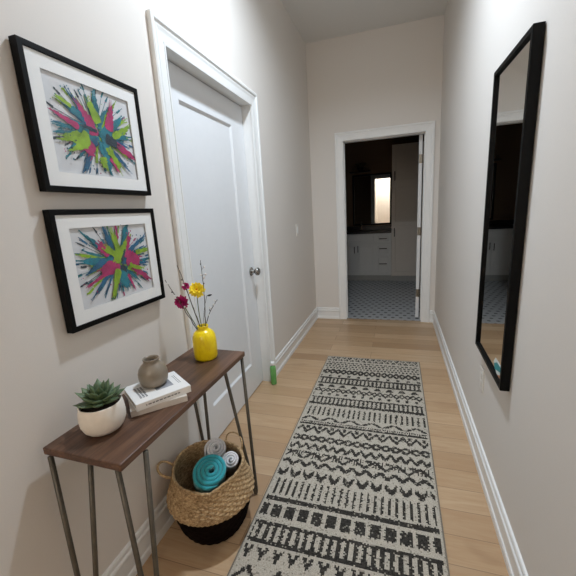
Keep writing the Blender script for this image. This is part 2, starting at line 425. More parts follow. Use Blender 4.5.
# ------------------------------------------------------------------ framed prints
def splat_art(mb, ww, hh, seed, cy_, cz_, mats):
    """paint-burst: flat brush marks radiating from a centre, stacked by hair-thin steps (local y across, z up, facing +x)"""
    rnd = random.Random(seed); x = [0.0006]
    def clip(p):
        return (max(-ww/2+.003, min(ww/2-.003, p[0])), max(-hh/2+.003, min(hh/2-.003, p[1])))
    def poly(pts, mi):
        x[0] += .000012; mb.cur = mi
        c = (sum(p[0] for p in pts)/len(pts), sum(p[1] for p in pts)/len(pts))
        vs = [(x[0], *clip(c))] + [(x[0], *clip(p)) for p in pts]; n = len(pts)
        mb.add(vs, [(0, 1+i, 1+(i+1) % n) for i in range(n)])
    def streak(a, r0, r1, w0, w1, mi):
        n = 9; L = []; R_ = []
        dx, dz = math.cos(a), math.sin(a); bend = rnd.uniform(-.06, .06)
        for i in range(n):
            t_ = i/(n-1); r = r0+(r1-r0)*t_
            w = (w0+(w1-w0)*t_)*(.75+.5*rnd.random())
            px = cy_+dx*r-dz*bend*r*t_; pz = cz_+dz*r*.95+dx*bend*r*t_
            L.append((px-dz*w, pz+dx*w)); R_.append((px+dz*w, pz-dx*w))
        poly(L+R_[::-1], mi)
        if rnd.random() < .5: blob(px+dx*.006, pz+dz*.006, w1*1.3, mi)
    def blob(px, pz, r, mi):
        n = 12; ph = rnd.random()*6
        poly([(px+r*(1+.28*math.sin(3*k+ph)*rnd.random())*math.cos(2*PI*k/n), pz+r*(1+.3*rnd.uniform(-1, 1))*math.sin(2*PI*k/n)) for k in range(n)], mi)
    mb.cur = 0
    mb.add([(0.0005, -ww/2, -hh/2), (0.0005, ww/2, -hh/2), (0.0005, ww/2, hh/2), (0.0005, -ww/2, hh/2)], [(0, 1, 2, 3)])
    R0 = min(ww, hh)/2
    def U(u, v): return ((u-.5)*ww, (.5-v)*hh)
    def stroke(u0, v0, u1, v1, w0, w1, mi):
        (a0, b0), (a1, b1) = U(u0, v0), U(u1, v1); L = math.hypot(a1-a0, b1-b0); dx, dz = (a1-a0)/L, (b1-b0)/L
        n = 12; A = []; B = []
        for i in range(n):
            t_ = i/(n-1); ww_ = (w0+(w1-w0)*t_)*hh/2*rnd.uniform(.72, 1.28)*(.55 if i in (0, n-1) else 1)
            px, pz = a0+dx*L*t_, b0+dz*L*t_
            A.append((px-dz*ww_, pz+dx*ww_)); B.append((px+dz*ww_, pz-dx*ww_))
        poly(A+B[::-1], mi)
        for q in range(3):                     # bristle drips off the far end
            o_ = rnd.uniform(-1, 1)*w1*hh*.5; e = rnd.uniform(.10, .34)*L; w2 = hh*.006*rnd.uniform(.7, 1.6)
            sx_, sz_ = a1-dz*o_-dx*L*.12, b1+dx*o_-dz*L*.12; k = rnd.uniform(-.12, .12)
            ex, ez = sx_+(dx-dz*k)*(e+L*.1), sz_+(dz+dx*k)*(e+L*.1)
            poly([(sx_-dz*w2*1.6, sz_+dx*w2*1.6), (ex-dz*w2*.5, ez+dx*w2*.5), (ex+dz*w2*.5, ez-dx*w2*.5), (sx_+dz*w2*1.6, sz_-dx*w2*1.6)], mi)
            if rnd.random() < .5: blob(ex, ez, w2*1.4, mi)
    def ray_(a, f0, f1, w, mi):
        ca, sa = math.cos(a), math.sin(a)
        stroke(.5+.5*f0*ca, .5-.5*f0*sa, .5+.5*f1*ca, .5-.5*f1*sa, w, w*.45, mi)
    for i in range(34):
        a = 2*PI*(i+rnd.uniform(-.4, .4))/34; ray_(a, rnd.uniform(.3, .55), rnd.uniform(.75, .98), .011, rnd.choice((1, 1, 2, 3, 4, 5)))
    k = 0
    for i in range(22):
        a = 2*PI*(i+rnd.uniform(-.35, .35))/22; ray_(a, .1, rnd.uniform(.55, .85), rnd.uniform(.045, .085), rnd.choice((1, 1, 1, 2, 2, 3)))
    for st_ in mats: stroke(*st_)
    for i in range(90):
        a = rnd.random()*2*PI; f = rnd.uniform(.6, 1.0); p = U(.5+.5*f*math.cos(a), .5-.5*f*math.sin(a))
        blob(p[0], p[1], hh*rnd.uniform(.003, .011), rnd.choice((1, 1, 2, 3, 4, 5, 5)))

T, B_, LM, MG, NV = 1, 2, 3, 4, 5
ART_UP = [(.50, .45, .22, .30, .13, .06, T), (.52, .42, .54, .10, .13, .06, T), (.55, .55, .86, .27, .14, .05, T), (.48, .55, .30, .93, .12, .04, B_), (.55, .6, .60, .93, .15, .05, T),
  (.58, .62, .84, .85, .11, .04, B_), (.46, .5, .20, .72, .15, .06, T), (.60, .52, .92, .48, .12, .05, T), (.45, .52, .30, .20, .09, .04, B_),
  (.46, .44, .33, .25, .14, .05, MG), (.47, .55, .44, .38, .13, .08, MG), (.66, .45, .74, .16, .15, .05, MG), (.30, .50, .06, .40, .07, .03, MG), (.70, .58, .95, .72, .10, .07, MG),
  (.42, .63, .33, .75, .16, .20, MG), (.62, .78, .70, .90, .06, .03, MG),
  (.54, .40, .46, .19, .15, .07, LM), (.40, .60, .12, .63, .16, .09, LM), (.70, .52, .93, .37, .10, .06, LM), (.60, .64, .74, .88, .11, .07, LM), (.52, .78, .54, .90, .13, .07, LM), (.25, .30, .13, .24, .06, .03, LM), (.36, .66, .20, .74, .09, .05, LM),
  (.57, .47, .60, .66, .13, .10, T), (.60, .55, .74, .60, .14, .10, NV), (.50, .50, .36, .47, .05, .03, NV)]
ART_LOW = [(.48, .48, .40, .06, .13, .05, B_), (.58, .42, .70, .04, .13, .08, T), (.46, .50, .10, .42, .14, .05, T), (.45, .55, .16, .86, .09, .03, B_), (.55, .58, .58, .88, .18, .09, T), (.52, .55, .46, .80, .12, .07, B_),
  (.62, .55, .94, .55, .10, .04, T), (.60, .45, .92, .22, .10, .03, B_), (.35, .45, .12, .58, .11, .04, B_), (.40, .40, .22, .16, .09, .04, T),
  (.42, .38, .30, .24, .15, .10, MG), (.52, .52, .28, .60, .18, .13, MG), (.60, .45, .72, .18, .13, .07, MG), (.64, .46, .82, .56, .22, .16, MG), (.70, .60, .93, .84, .12, .06, MG), (.74, .48, .78, .70, .13, .10, MG), (.55, .2, .55, .06, .05, .02, MG), (.34, .62, .12, .72, .06, .02, MG), (.62, .7, .68, .90, .05, .02, MG),
  (.56, .48, .50, .14, .16, .07, LM), (.54, .45, .38, .30, .12, .08, LM), (.55, .44, .66, .24, .12, .05, LM), (.50, .60, .38, .95, .10, .08, LM), (.66, .58, .82, .66, .08, .04, LM), (.78, .42, .96, .40, .09, .05, LM), (.56, .40, .48, .50, .16, .12, LM),
  (.56, .50, .62, .38, .05, .03, NV), (.54, .56, .60, .64, .08, .05, NV)]

def framed(y0, y1, z0, z1, label, seed, marks):
    t_ = thing('framed_print', label, 'picture', (.0, (y0+y1)/2, (z0+z1)/2), 0, 'black framed paint splatter prints')
    w, h = y1-y0, z1-z0; fw_, dep = .0165, .028; m = .040
    def ring(mb, w1, h1, w2, h2, xa, xb):
        vs = [(x, sy*a/2, sz*c/2) for x in (xa, xb) for a, c in ((w1, h1), (w2, h2)) for sy, sz in ((-1, -1), (1, -1), (1, 1), (-1, 1))]
        fs = []
        for k in range(4):
            j = (k+1) % 4
            fs += [(8+k, 8+j, 12+j, 12+k), (k, 8+k, 8+j, j)[::-1], (4+k, 4+j, 12+j, 12+k)[::-1], (k, j, 4+j, 4+k)[::-1]]
        mb.add(vs, fs)
    b = MB(); ring(b, w, h, w-2*fw_, h-2*fw_, .003, dep); b.build('frame', M['black'], t_, bevel=.0015)
    MB().box(.002, .0165, -w/2+.004, w/2-.004, -h/2+.004, h/2-.004).build('backing_board', M['mat_board'], t_)
    b = MB(); ring(b, w-2*fw_+.004, h-2*fw_+.004, w-2*fw_-2*m, h-2*fw_-2*m, .0205, .0235); b.build('mat_board', M['mat_board'], t_)
    a = MB(); splat_art(a, w-2*fw_-2*m+.004, h-2*fw_-2*m+.004, seed, .0, -.002, marks)
    ao = a.build('artwork', [M['canvas'], M['teal'], M['blue'], M['lime'], M['magenta'], M['navy']], t_); ao.location = (.0175, 0, .003)
    MB().add([(.0250, -w/2+.01, -h/2+.01), (.0250, w/2-.01, -h/2+.01), (.0250, w/2-.01, h/2-.01), (.0250, -w/2+.01, h/2-.01)], [(0, 1, 2, 3)]).build('glass', M['glass'], t_)
    return t_
framed(.749, 1.191, 1.4199, 1.805, 'upper black framed paint splatter print with white mat on the left wall', 11, ART_UP)
framed(.744, 1.190, 1.0024, 1.370, 'lower black framed paint splatter print, hanging just above the succulent and vases', 29, ART_LOW)

# ------------------------------------------------------------------ wall mirror
my0, my1, mz0, mz1 = 1.351, 1.802, .620, 1.8345
mr = thing('wall_mirror', 'tall black framed rectangular mirror on the right wall', 'mirror', (W, (my0+my1)/2, (mz0+mz1)/2))
mr.rotation_euler = (math.radians(1.7), 0, 0)      # hangs very slightly askew
w, h = my1-my0, mz1-mz0; fwm = .018; dep = .034
b = MB()
vs = [(x, sy*a/2, sz*c/2) for x in (-.002, -dep) for a, c in ((w, h), (w-2*fwm, h-2*fwm)) for sy, sz in ((-1, -1), (1, -1), (1, 1), (-1, 1))]
fs = []
for k in range(4):
    j = (k+1) % 4; fs += [(8+k, 12+k, 12+j, 8+j), (k, 8+k, 8+j, j), (4+k, 4+j, 12+j, 12+k), (k, j, 4+j, 4+k)]
b.add(vs, fs); b.build('frame', M['black'], mr, bevel=.002)
MB().box(-.024, -.004, -w/2+.006, w/2-.006, -h/2+.006, h/2-.006).build('mirror_glass', M['mirror'], mr)
st = MB()  # flat teal, white and peach patch laid on the glass
cyy, czz = (my0+my1)/2, (mz0+mz1)/2
def stq(pts, mi, x):
    st.cur = mi; n = len(pts)
    P = [(x, y-cyy, z-czz) for y, z in pts] + [(-.0239, y-cyy, z-czz) for y, z in pts]
    st.add(P, [tuple(range(n))] + [(k, (k+1) % n, n+(k+1) % n, n+k) for k in range(n)])
stq([(1.45, .6435), (1.385, .6435), (1.385, .70), (1.475, .70), (1.50, .672)], 1, -.0243)
stq([(1.475, .650), (1.395, .672), (1.388, .692), (1.452, .690), (1.492, .668)], 0, -.0245)
stq([(1.435, .6445), (1.386, .6445), (1.386, .664)], 2, -.0246)
so = st.build('glass_patch', [M['st_teal'], M['st_white'], M['st_peach']], mr); so['label'] = 'small teal and white patch in the lower corner of the mirror glass'

# ------------------------------------------------------------------ console table
TX0, TX1, TY0, TY1, TZ = .015, .288, .587, 1.322, .726
tb = thing('console_table', 'narrow walnut console table with dark metal hairpin legs against the left wall', 'table', (0, 0, 0), math.radians(-1.0))
MB().box(TX0, TX1, TY0, TY1, TZ-.022, TZ).build('tabletop', M['walnut'], tb, bevel=.0035)
for y in (TY0+.008, TY1-.053):
    MB().box(TX0+.008, TX1-.008, y, y+.045, TZ-.028, TZ-.022).build('mounting_plate', M['iron'], tb, bevel=.001)
def hairpin(t0, t1, foot, f2):
    r = .0074; z = TZ-.027
    un = lambda p: tuple((Matrix.Rotation(math.radians(1.0), 2) @ Vector(p)))
    t0, t1, foot, f2 = un(t0), un(t1), un(foot), un(f2)
    b = MB(); A = Vector((*t0, z)); B = Vector((*t1, z)); F1 = Vector((*foot, r+.004)); F2 = Vector((*f2, r+.004))
    mid = (F1+F2)/2; mid.z = r
    b.tube([A, A.lerp(F1, .5), F1 + Vector((0, 0, .012)), F1.lerp(mid, .4), mid, F2.lerp(mid, .4), F2 + Vector((0, 0, .012)), B.lerp(F2, .5), B], r, 12)
    return b.build('leg', M['iron'], tb, smooth='all')
hairpin((.044, .591), (.134, .638), (.080, .562), (.090, .568))
hairpin((.255, .610), (.297, .672), (.293, .597), (.299, .606))
hairpin((.300, 1.302), (.248, 1.223), (.322, 1.286), (.316, 1.279))
hairpin((.034, 1.262), (.096, 1.292), (.080, 1.281), (.088, 1.283))

# ------------------------------------------------------------------ on the table
# succulent in white pot
sp = thing('potted_succulent', 'green succulent in a rounded white ceramic pot on the near end of the table', 'plant', (.134, .700, TZ)); sp.scale = (.95, .95, .97)
prof = [(0, 0), (.036, 0), (.047, .004), (.058, .015), (.0645, .032), (.0663, .050), (.0645, .070), (.0612, .088), (.0600, .0905), (.0580, .0905), (.0568, .087), (.058, .070)]
MB().lathe(prof, 64, cap0=False, cap1=False, fn=lambda a, r, z, j: (r*(1+.006*math.sin(7*a+z*90)), z)).build('pot', M['ceramic'], sp, smooth='all')
MB().lathe([(.0585, .073), (.045, .076), (.02, .079), (0, .080)], 32, cap0=False, cap1=False).build('soil', M['soil'], sp, smooth=True)
lf = MB()
def succ_leaf(a, el, L, wd, z0, r0):
    nl, nc = 9, 8; vs = []; fs = []
    for i in range(nl):
        t_ = i/(nl-1); s_ = (math.sin(PI*min(1, t_*.86+.10))**.75)*(1 if t_ < .75 else (1-(t_-.75)/.25)**.65+.0)
        w_ = wd*max(.03, s_); th = wd*.42*max(.04, s_)*(1-.35*t_)
        for k in range(nc):
            b_ = 2*PI*k/nc
            y = w_*math.cos(b_); z = th*math.sin(b_) + L*.14*t_*t_ + .10*abs(math.cos(b_))*w_
            p = Vector((r0+L*t_, y, z))
            p = Matrix.Rotation(a, 3, 'Z') @ (Matrix.Rotation(-el, 3, 'Y') @ p)
            vs.append(p + Vector((0, 0, z0)))
    for i in range(nl-1):
        for k in range(nc):
            k2 = (k+1) % nc; fs.append((i*nc+k, i*nc+k2, (i+1)*nc+k2, (i+1)*nc+k))
    fs.append(tuple(reversed(range(nc)))); fs.append(tuple((nl-1)*nc+k for k in range(nc)))
    lf.add(vs, fs)
rr_ = random.Random(5)
for ring_, (n, el, L, wd, z0) in enumerate(((8, .16, .074, .0165, .086), (8, .42, .072, .0165, .090), (7, .72, .066, .0155, .094), (6, 1.02, .054, .013, .097), (4, 1.32, .034, .009, .100))):
    for k in range(n):
        succ_leaf(2*PI*(k+.5*(ring_ % 2))/n+rr_.uniform(-.12, .12)+.3*ring_, el+rr_.uniform(-.08, .08), L*rr_.uniform(.9, 1.08), wd, z0, .003)
lf.build('foliage', M['succ'], sp, smooth='all')

# books: corners measured from the photo give a slab turned about 41 degrees
BANG = math.radians(-47.0)
def book(name, label, cx, cy, z, ang, Lx, Ly, th, cover, marks):
    t_ = thing(name, label, 'book', (cx, cy, z), ang, 'books stacked on the table')
    ct = .0022
    b = MB().box(-Lx/2, Lx/2, -Ly/2, Ly/2, 0, ct).box(-Lx/2, Lx/2, -Ly/2, Ly/2, th-ct, th)
    b.box(-Lx/2, Lx/2, -Ly/2, -Ly/2+ct, ct, th-ct)                     # spine on the camera side
    b.build('cover', cover, t_, bevel=.0008)
    MB().box(-Lx/2+.003, Lx/2-.003, -Ly/2+ct, Ly/2-.003, ct, th-ct).build('pages', M['page'], t_)
    if marks:
        k = MB(); rr = random.Random(3)
        k.box(-.010, .048, -.030, .026, th, th+.0003)
        k.build('cover_picture', M['photo'], t_)
        for r_ in range(3):                                            # columns of illegible grey print near the near-left edge
            k = MB(); yy = -.045
            while yy < .035:
                l_ = rr.uniform(.004, .010); k.box(-.066+r_*.009, -.060+r_*.009, yy, yy+l_, th, th+.0003); yy += l_+.003
            k.build('cover_lettering', M['ink'], t_)
        k = MB()
        for q in range(2): k.box(.066+q*.006, .0675+q*.006, -.03, .04, th, th+.0003)
        k.build('cover_rule', M['ink'], t_)
        k = MB(); xx = -.06
        while xx < .05:
            l_ = rr.uniform(.004, .011); k.box(xx, xx+l_, -Ly/2-.0003, -Ly/2, th*.42, th*.58); xx += l_+.003
        k.build('spine_lettering', M['ink'], t_)
    return t_
book('book', 'grey paperback at the bottom of the two stacked books', .180, .879, TZ, math.radians(45.7), .175, .152, .021, M['bookgrey'], False)
book('book', 'white paperback with small grey print on top of the grey one', .183, .882, TZ+.0212, math.radians(56.2), .178, .152, .024, M['bookwhite'], True)
# taupe bud vase on the books
vz = TZ+.0458
vt = thing('bud_vase', 'small empty taupe ceramic vase standing on the two books', 'vase', (.163, .897, vz))
pv = [(0, 0), (.032, 0), (.040, .003), (.046, .014), (.0485, .030), (.048, .046), (.044, .060), (.036, .071), (.030, .077), (.0262, .081), (.0258, .088), (.0272, .093), (.0270, .0955), (.0245, .0955), (.0225, .09), (.0225, .078)]
MB().lathe(pv, 56, cap0=False, cap1=False).build('vase_body', M['taupe'], vt, smooth='all')
MB().lathe([(.0227, .080), (0, .079)], 32, cap0=False, cap1=False).build('vase_mouth_shade', M['hole'], vt)  # disc closing the neck, its dark tone paints the shaded hollow
# yellow vase
VX, VY = .171, 1.222
yv = thing('flower_vase', 'yellow glazed bottle vase at the far end of the table', 'vase', (VX, VY, TZ))
py_ = [(0, 0), (.040, 0), (.046, .003), (.0495, .012), (.0505, .05), (.050, .085), (.0475, .104), (.041, .118), (.031, .127), (.0235, .131), (.0215, .135), (.0215, .143), (.0235, .147), (.0225, .149), (.019, .148), (.018, .13), (.018, .10)]
MB().lathe(py_, 64, cap0=False, cap1=False).build('vase_body', M['yellow'], yv, smooth='all')
MB().lathe([(.0185, .128), (0, .127)], 24, cap0=False, cap1=False).build('vase_mouth_shade', M['hole'], yv)  # same dark disc for the shaded mouth

# flowers and twigs standing in the yellow vase
ND = Vector((.546, -.838, .0))             # toward the viewer
def curve(p0, p1, bow, n=12):
    p0, p1 = Vector(p0), Vector(p1); out = []
    for i in range(n):
        t_ = i/(n-1); out.append(p0.lerp(p1, t_) + Vector(bow)*math.sin(PI*t_))
    return out
NECK = Vector((VX, VY, TZ+.10))
def neckpt(dx, dy): return NECK + Vector((dx, dy, 0))
def petals(mb, c, axis, rings, rnd):
    q = Vector(axis).normalized().to_track_quat('Z', 'Y').to_matrix()
    for n, el, L, wd, off in rings:
        for k in range(n):
            a = 2*PI*(k+rnd.uniform(-.25, .25))/n; e = el+rnd.uniform(-.14, .14); l_ = L*rnd.uniform(.88, 1.1)
            vs = []
            for i, (t_, ww) in enumerate(((0, .35), (.35, .85), (.7, 1), (.92, .7), (1, .2))):
                cu = .25*t_*t_*l_
                for s_ in (-1, 0, 1):
                    p = Vector((l_*t_*math.cos(e)-cu*math.sin(e)*.3, s_*wd*ww, l_*t_*math.sin(e)+cu*(.4 if el > .3 else -.3) - (0 if s_ else .12*wd)))
                    p = Matrix.Rotation(a, 3, 'Z') @ p
                    vs.append(Vector(c) + q @ (p + Vector((0, 0, off))))
            fs = []
            for i in range(4):
                for j in range(2): fs.append((i*3+j, i*3+j+1, i*3+j+4, i*3+j+3))
            mb.add(vs, fs)
def flower(name, label, head, axis, r, mat, core, corer, bow, nk, seed):
    base = neckpt(*nk)
    t_ = thing(name, label, 'flower', base, 0, 'stems in the yellow vase')
    hd = Vector(head)-base
    pts = curve((0, 0, 0), hd, bow); MB().tube(pts, .0019, 8).build('stem', M['stem'], t_, smooth='all')
    rnd = random.Random(seed); pm = MB()
    petals(pm, hd, axis, ((16, .02, r, r*.17, 0), (15, .25, r*.95, r*.16, .001), (13, .55, r*.82, r*.15, .002), (10, .9, r*.62, r*.13, .003)), rnd)
    pm.build('petals', mat, t_, smooth='all')
    q = Vector(axis).normalized().to_track_quat('Z', 'Y').to_matrix()
    cb = MB(); cb.ball(hd + Vector(axis).normalized()*corer*.5, corer, 14, 8, (1, 1, .6), q); cb.ball(hd - Vector(axis).normalized()*.003, r*.22, 10, 6); cb.build('flower_centre', core, t_, smooth='all')
    return t_
flower('chrysanthemum', 'yellow chrysanthemum, the only yellow bloom in the yellow vase', (.136, 1.262, 1.020), (.46, -.70, .48), .036, M['petal_y'], M['petal_o'], .008, (-.006, 0, 0), (.002, -.004), 1)
flower('dahlia', 'larger magenta bloom hanging lowest on the left of the vase', (.080, 1.222, .975), (.30, -.80, -.05), .031, M['petal_m'], M['gold'], .010, (-.004, -.002, .012), (-.006, -.004), 2)
flower('dahlia', 'smaller magenta bud between the yellow bloom and the twigs', (.098, 1.240, 1.040), (.30, -.70, .5), .0175, M['petal_m'], M['gold'], .006, (-.004, 0, .006), (-.003, .003), 3)
def twig(label, tip, bow, nk, side, buds, seed):
    base = neckpt(*nk)
    t_ = thing('twig', label, 'twig', base, 0, 'stems in the yellow vase')
    rnd = random.Random(seed); tp = Vector(tip)-base; pts = curve((0, 0, 0), tp, bow, 16)
    for i in range(3, 15): pts[i] = pts[i] + Vector((rnd.uniform(-1, 1), rnd.uniform(-1, 1), rnd.uniform(-1, 1)))*.0014
    b = MB().tube(pts, [.0022-.0010*i/15 for i in range(16)], 7)
    parts_ = []
    for k in range(buds):
        i = 8+int(7*(k+.5)/buds) if buds > 1 else 12
        p = pts[min(i, 15)]; d = Vector((rnd.uniform(-1, 1), rnd.uniform(-1, .3), rnd.uniform(.2, 1))).normalized()
        e = p + d*rnd.uniform(.005, .009); b.tube([p, e], .0007, 5)
        q = d.to_track_quat('Z', 'Y').to_matrix()
        bq = MB(); parts_.append((bq, k % 2)); bq.ball(e, .0034 if k % 2 == 0 else .0026, 10, 7, (1, 1, 1.5), q)
    for (i, off) in side:
        e = pts[i] + Vector(off); b.tube([pts[i], pts[i].lerp(e, .5)+Vector((0, 0, .002)), e], .0008, 6); bq = MB(); bq.ball(e, .0042, 10, 7, (1, 1, 1.4)); parts_.append((bq, 0))
    b.build('stem', M['twig'], t_, smooth='all')
    for bq, dk in parts_: bq.build('bud', M['twig'] if dk else M['bud'], t_, smooth='all')
    return t_
twig('budded twig leaning furthest left past the magenta bloom', (.032, 1.196, 1.076), (.004, .002, -.008), (-.008, -.006), (), 5, 4)
twig('budded twig rising above the small magenta bud', (.077, 1.228, 1.133), (.004, 0, -.004), (-.005, .001), (), 5, 5)
twig('tall upright twig with white buds behind the yellow bloom', (.158, 1.282, 1.146), (.006, .003, 0), (.004, .004), ((13, (.010, .006, .012)), (12, (.014, .006, .004)), (11, (.006, .004, .010))), 4, 6)
twig('short budded twig bending out to the right of the vase', (.205, 1.308, .966), (-.012, -.008, .004), (.007, .003), ((12, (.004, -.002, .008)),), 5, 7)
ls = thing('leaf_stem', 'thin stem with one dark leaf right of the yellow bloom', 'leaf', neckpt(.006, -.001), 0, 'stems in the yellow vase')
e_ = Vector((.168, 1.284, .988)) - neckpt(.006, -.001)
MB().tube(curve((0, 0, 0), e_, (-.008, -.004, 0)), .0009, 6).build('stem', M['twig'], ls, smooth='all')
b = MB(); u_ = Vector((.80, .52, .12)).normalized(); w_ = u_.cross(Vector((.5, -.8, .2))).normalized()
vs = []
for t_, ww in ((0, .1), (.3, .8), (.55, 1), (.8, .6), (1, .05)):
    for s_ in (-1, 0, 1): vs.append(e_ + u_*.024*t_ + w_*.0045*ww*s_ + u_.cross(w_)*(.0012*(1-abs(s_))))
b.add(vs, [(i*3+j, i*3+j+1, i*3+j+4, i*3+j+3) for i in range(4) for j in range(2)]); b.build('leaf', M['leafdark'], ls, smooth='all')

# ------------------------------------------------------------------ basket with rolled towels
BX, BY = .196, 1.106
bk = thing('basket', 'round woven seagrass basket with a dark brown base on the floor under the table', 'basket', (BX, BY, 0))
def rimwave(a, z):
    k = max(0, (z-.17)/.11)
    return z + k*(.006*math.cos(a-2.15) + .006*math.cos(2*a+.4) - .014*math.exp(-(((a+PI/3+PI) % (2*PI)-PI)/.28)**2))
ow = []; R_ = [(.170, .158), (.1765, .155), (.1805, .160), (.1825, .168), (.1825, .177), (.1780, .192), (.1690, .214), (.1600, .236), (.1530, .258), (.1495, .278), (.1480, .291)]
def interp(P, n):
    out = []; L = [0]
    for i in range(1, len(P)): L.append(L[-1]+math.dist(P[i], P[i-1]))
    for k in range(n):
        s_ = L[-1]*k/(n-1); i = 1
        while i < len(P)-1 and L[i] < s_: i += 1
        t_ = (s_-L[i-1])/(L[i]-L[i-1]); out.append((P[i-1][0]+(P[i][0]-P[i-1][0])*t_, P[i-1][1]+(P[i][1]-P[i-1][1])*t_))
    return out
NR = 15
rows = interp(R_, NR*5+1)
def weave(a, r, z, j):
    row = j//5; f = (j % 5)/5
    bump_ = abs(math.sin(PI*f))*.0030 + .0032*math.sin(30*a+row*PI + f*2.6)*math.sin(PI*f)
    return r+bump_, rimwave(a, z)
b = MB(); b.lathe(rows, 204, fn=weave, cap0=False, cap1=False)
# inside face
inn = interp([(.1480, .291), (.1445, .291), (.1455, .276), (.155, .236), (.168, .200), (.172, .175), (.160, .14), (.138, .06)], 24)
b.lathe(inn, 72, fn=lambda a, r, z, j: (r, rimwave(a, z)), cap0=False, cap1=False)
b.build('woven_body', M['seagrass'], bk, smooth='all')
rim = [Vector((.147*math.cos(a), .147*math.sin(a), rimwave(a, .291)+.0015*math.sin(26*a))) for a in [2*PI*i/120 for i in range(120)]]
MB().tube(rim, .0062, 10, closed=True).build('rim_braid', M['seagrass'], bk, smooth='all')
bs = interp([(.0, .0), (.114, .0), (.124, .004), (.142, .035), (.157, .080), (.168, .125), (.172, .162)], 60)
b = MB(); b.lathe(bs, 120, fn=lambda a, r, z, j: (r+(.0012*math.sin(24*a+(j//4)*PI) + .0012*abs(math.sin(PI*(j % 4)/4)) if r > .11 else 0), z), cap0=False, cap1=False)
b.lathe([(.150, .05), (.10, .012), (0, .010)], 48, cap0=False, cap1=False)
b.build('dark_base', M['base_dark'], bk, smooth='all')
def handle(a, dr, dz, spread, cx_=.0):
    out = []
    for i in range(17):
        t_ = i/16; s_ = math.sin(PI*t_)
        aa = a+spread*math.cos(PI*t_)*(1+.25*s_)
        r = .150+dr*s_**.8; out.append(Vector((r*math.cos(aa), r*math.sin(aa), rimwave(aa, .282)+dz*s_**.8)))
    return out
MB().tube(handle(math.radians(209), .055, .038, .22), .0052, 8).build('handle', M['seagrass'], bk, smooth='all')
MB().tube(handle(math.radians(68), .016, .062, .34), .0034, 8).build('handle', M['seagrass'], bk, smooth='all')

def towel(label, c, axis, R, L, th, mat, turn, rot0):
    """rolled towel: a thick sheet wound into a spiral, end face at c looking along axis"""
    t_ = thing('rolled_towel', label, 'towel', c, 0, 'rolled towels in the basket')
    q = Vector(axis).normalized().to_track_quat('Z', 'Y').to_matrix().to_4x4()
    n = int(turn*36); pit = th*1.10; b = MB(); seg = []
    r_end = R-th/2; r_start = max(th*.55, r_end-turn*pit)
    for i in range(n+1):
        t2 = i/n; a = rot0+turn*2*PI*t2; r = r_start+(r_end-r_start)*t2; r *= 1+.035*math.sin(2*a+1)
        h_ = .005*math.sin(a*.8+rot0)-.010*(t2-.5)
        taper = 1 if t2 < .97 else (1-t2)/.03*.8+.2
        hw = th/2*taper; ring = []
        for (dr, dz) in ((-1, -L), (-1, -.42*th), (-.82, -.14*th), (-.42, .02*th), (0, .06*th), (.42, .02*th), (.82, -.14*th), (1, -.42*th), (1, -L)):
            ring.append(q @ Vector(((r+dr*hw)*math.cos(a), (r+dr*hw)*math.sin(a), dz+(h_ if dz > -L else 0))))
        seg.append(ring)
    m = 9; vs = [p for r in seg for p in r]; fs = []
    for i in range(n):
        for k in range(m):
            k2 = (k+1) % m; fs.append((i*m+k, i*m+k2, (i+1)*m+k2, (i+1)*m+k))
    fs.append(tuple(range(m))); fs.append(tuple(n*m+k for k in reversed(range(m))))
    b.add(vs, fs); b.build('terry_roll', mat, t_, smooth='all')
    return t_
towel('turquoise rolled towel, the largest roll at the front of the basket', (.243, 1.046, .318), (.36, -.46, .81), .075, .13, .0165, M['towel_teal'], 3.7, .6)
towel('light grey rolled towel at the back of the basket, left of the smaller grey roll', (.181, 1.196, .298), (.36, -.46, .81), .053, .15, .0125, M['towel_grey'], 3.2, 2.2)
towel('small grey and white rolled towel at the right of the basket', (.273, 1.160, .282), (.36, -.46, .81), .040, .13, .0105, M['towel_grey'], 2.9, 4.)

# ------------------------------------------------------------------ green bottle on the floor by the door casing
gb = thing('bottle', 'small green bottle with a white cap on the floor at the door casing', 'bottle', (.036, 2.343, 0))
MB().lathe([(0, 0), (.019, 0), (.0225, .003), (.0235, .010), (.0235, .135), (.021, .148), (.015, .156), (.0115, .158), (.0115, .164), (0, .164)], 40, cap0=False, cap1=False).build('bottle_body', M['greenbottle'], gb, smooth='all')
MB().lathe([(0, .160), (.0145, .160), (.016, .162), (.016, .184), (.014, .187), (0, .188)], 32, cap0=False, cap1=False).build('bottle_cap', M['cap'], gb, smooth=True)

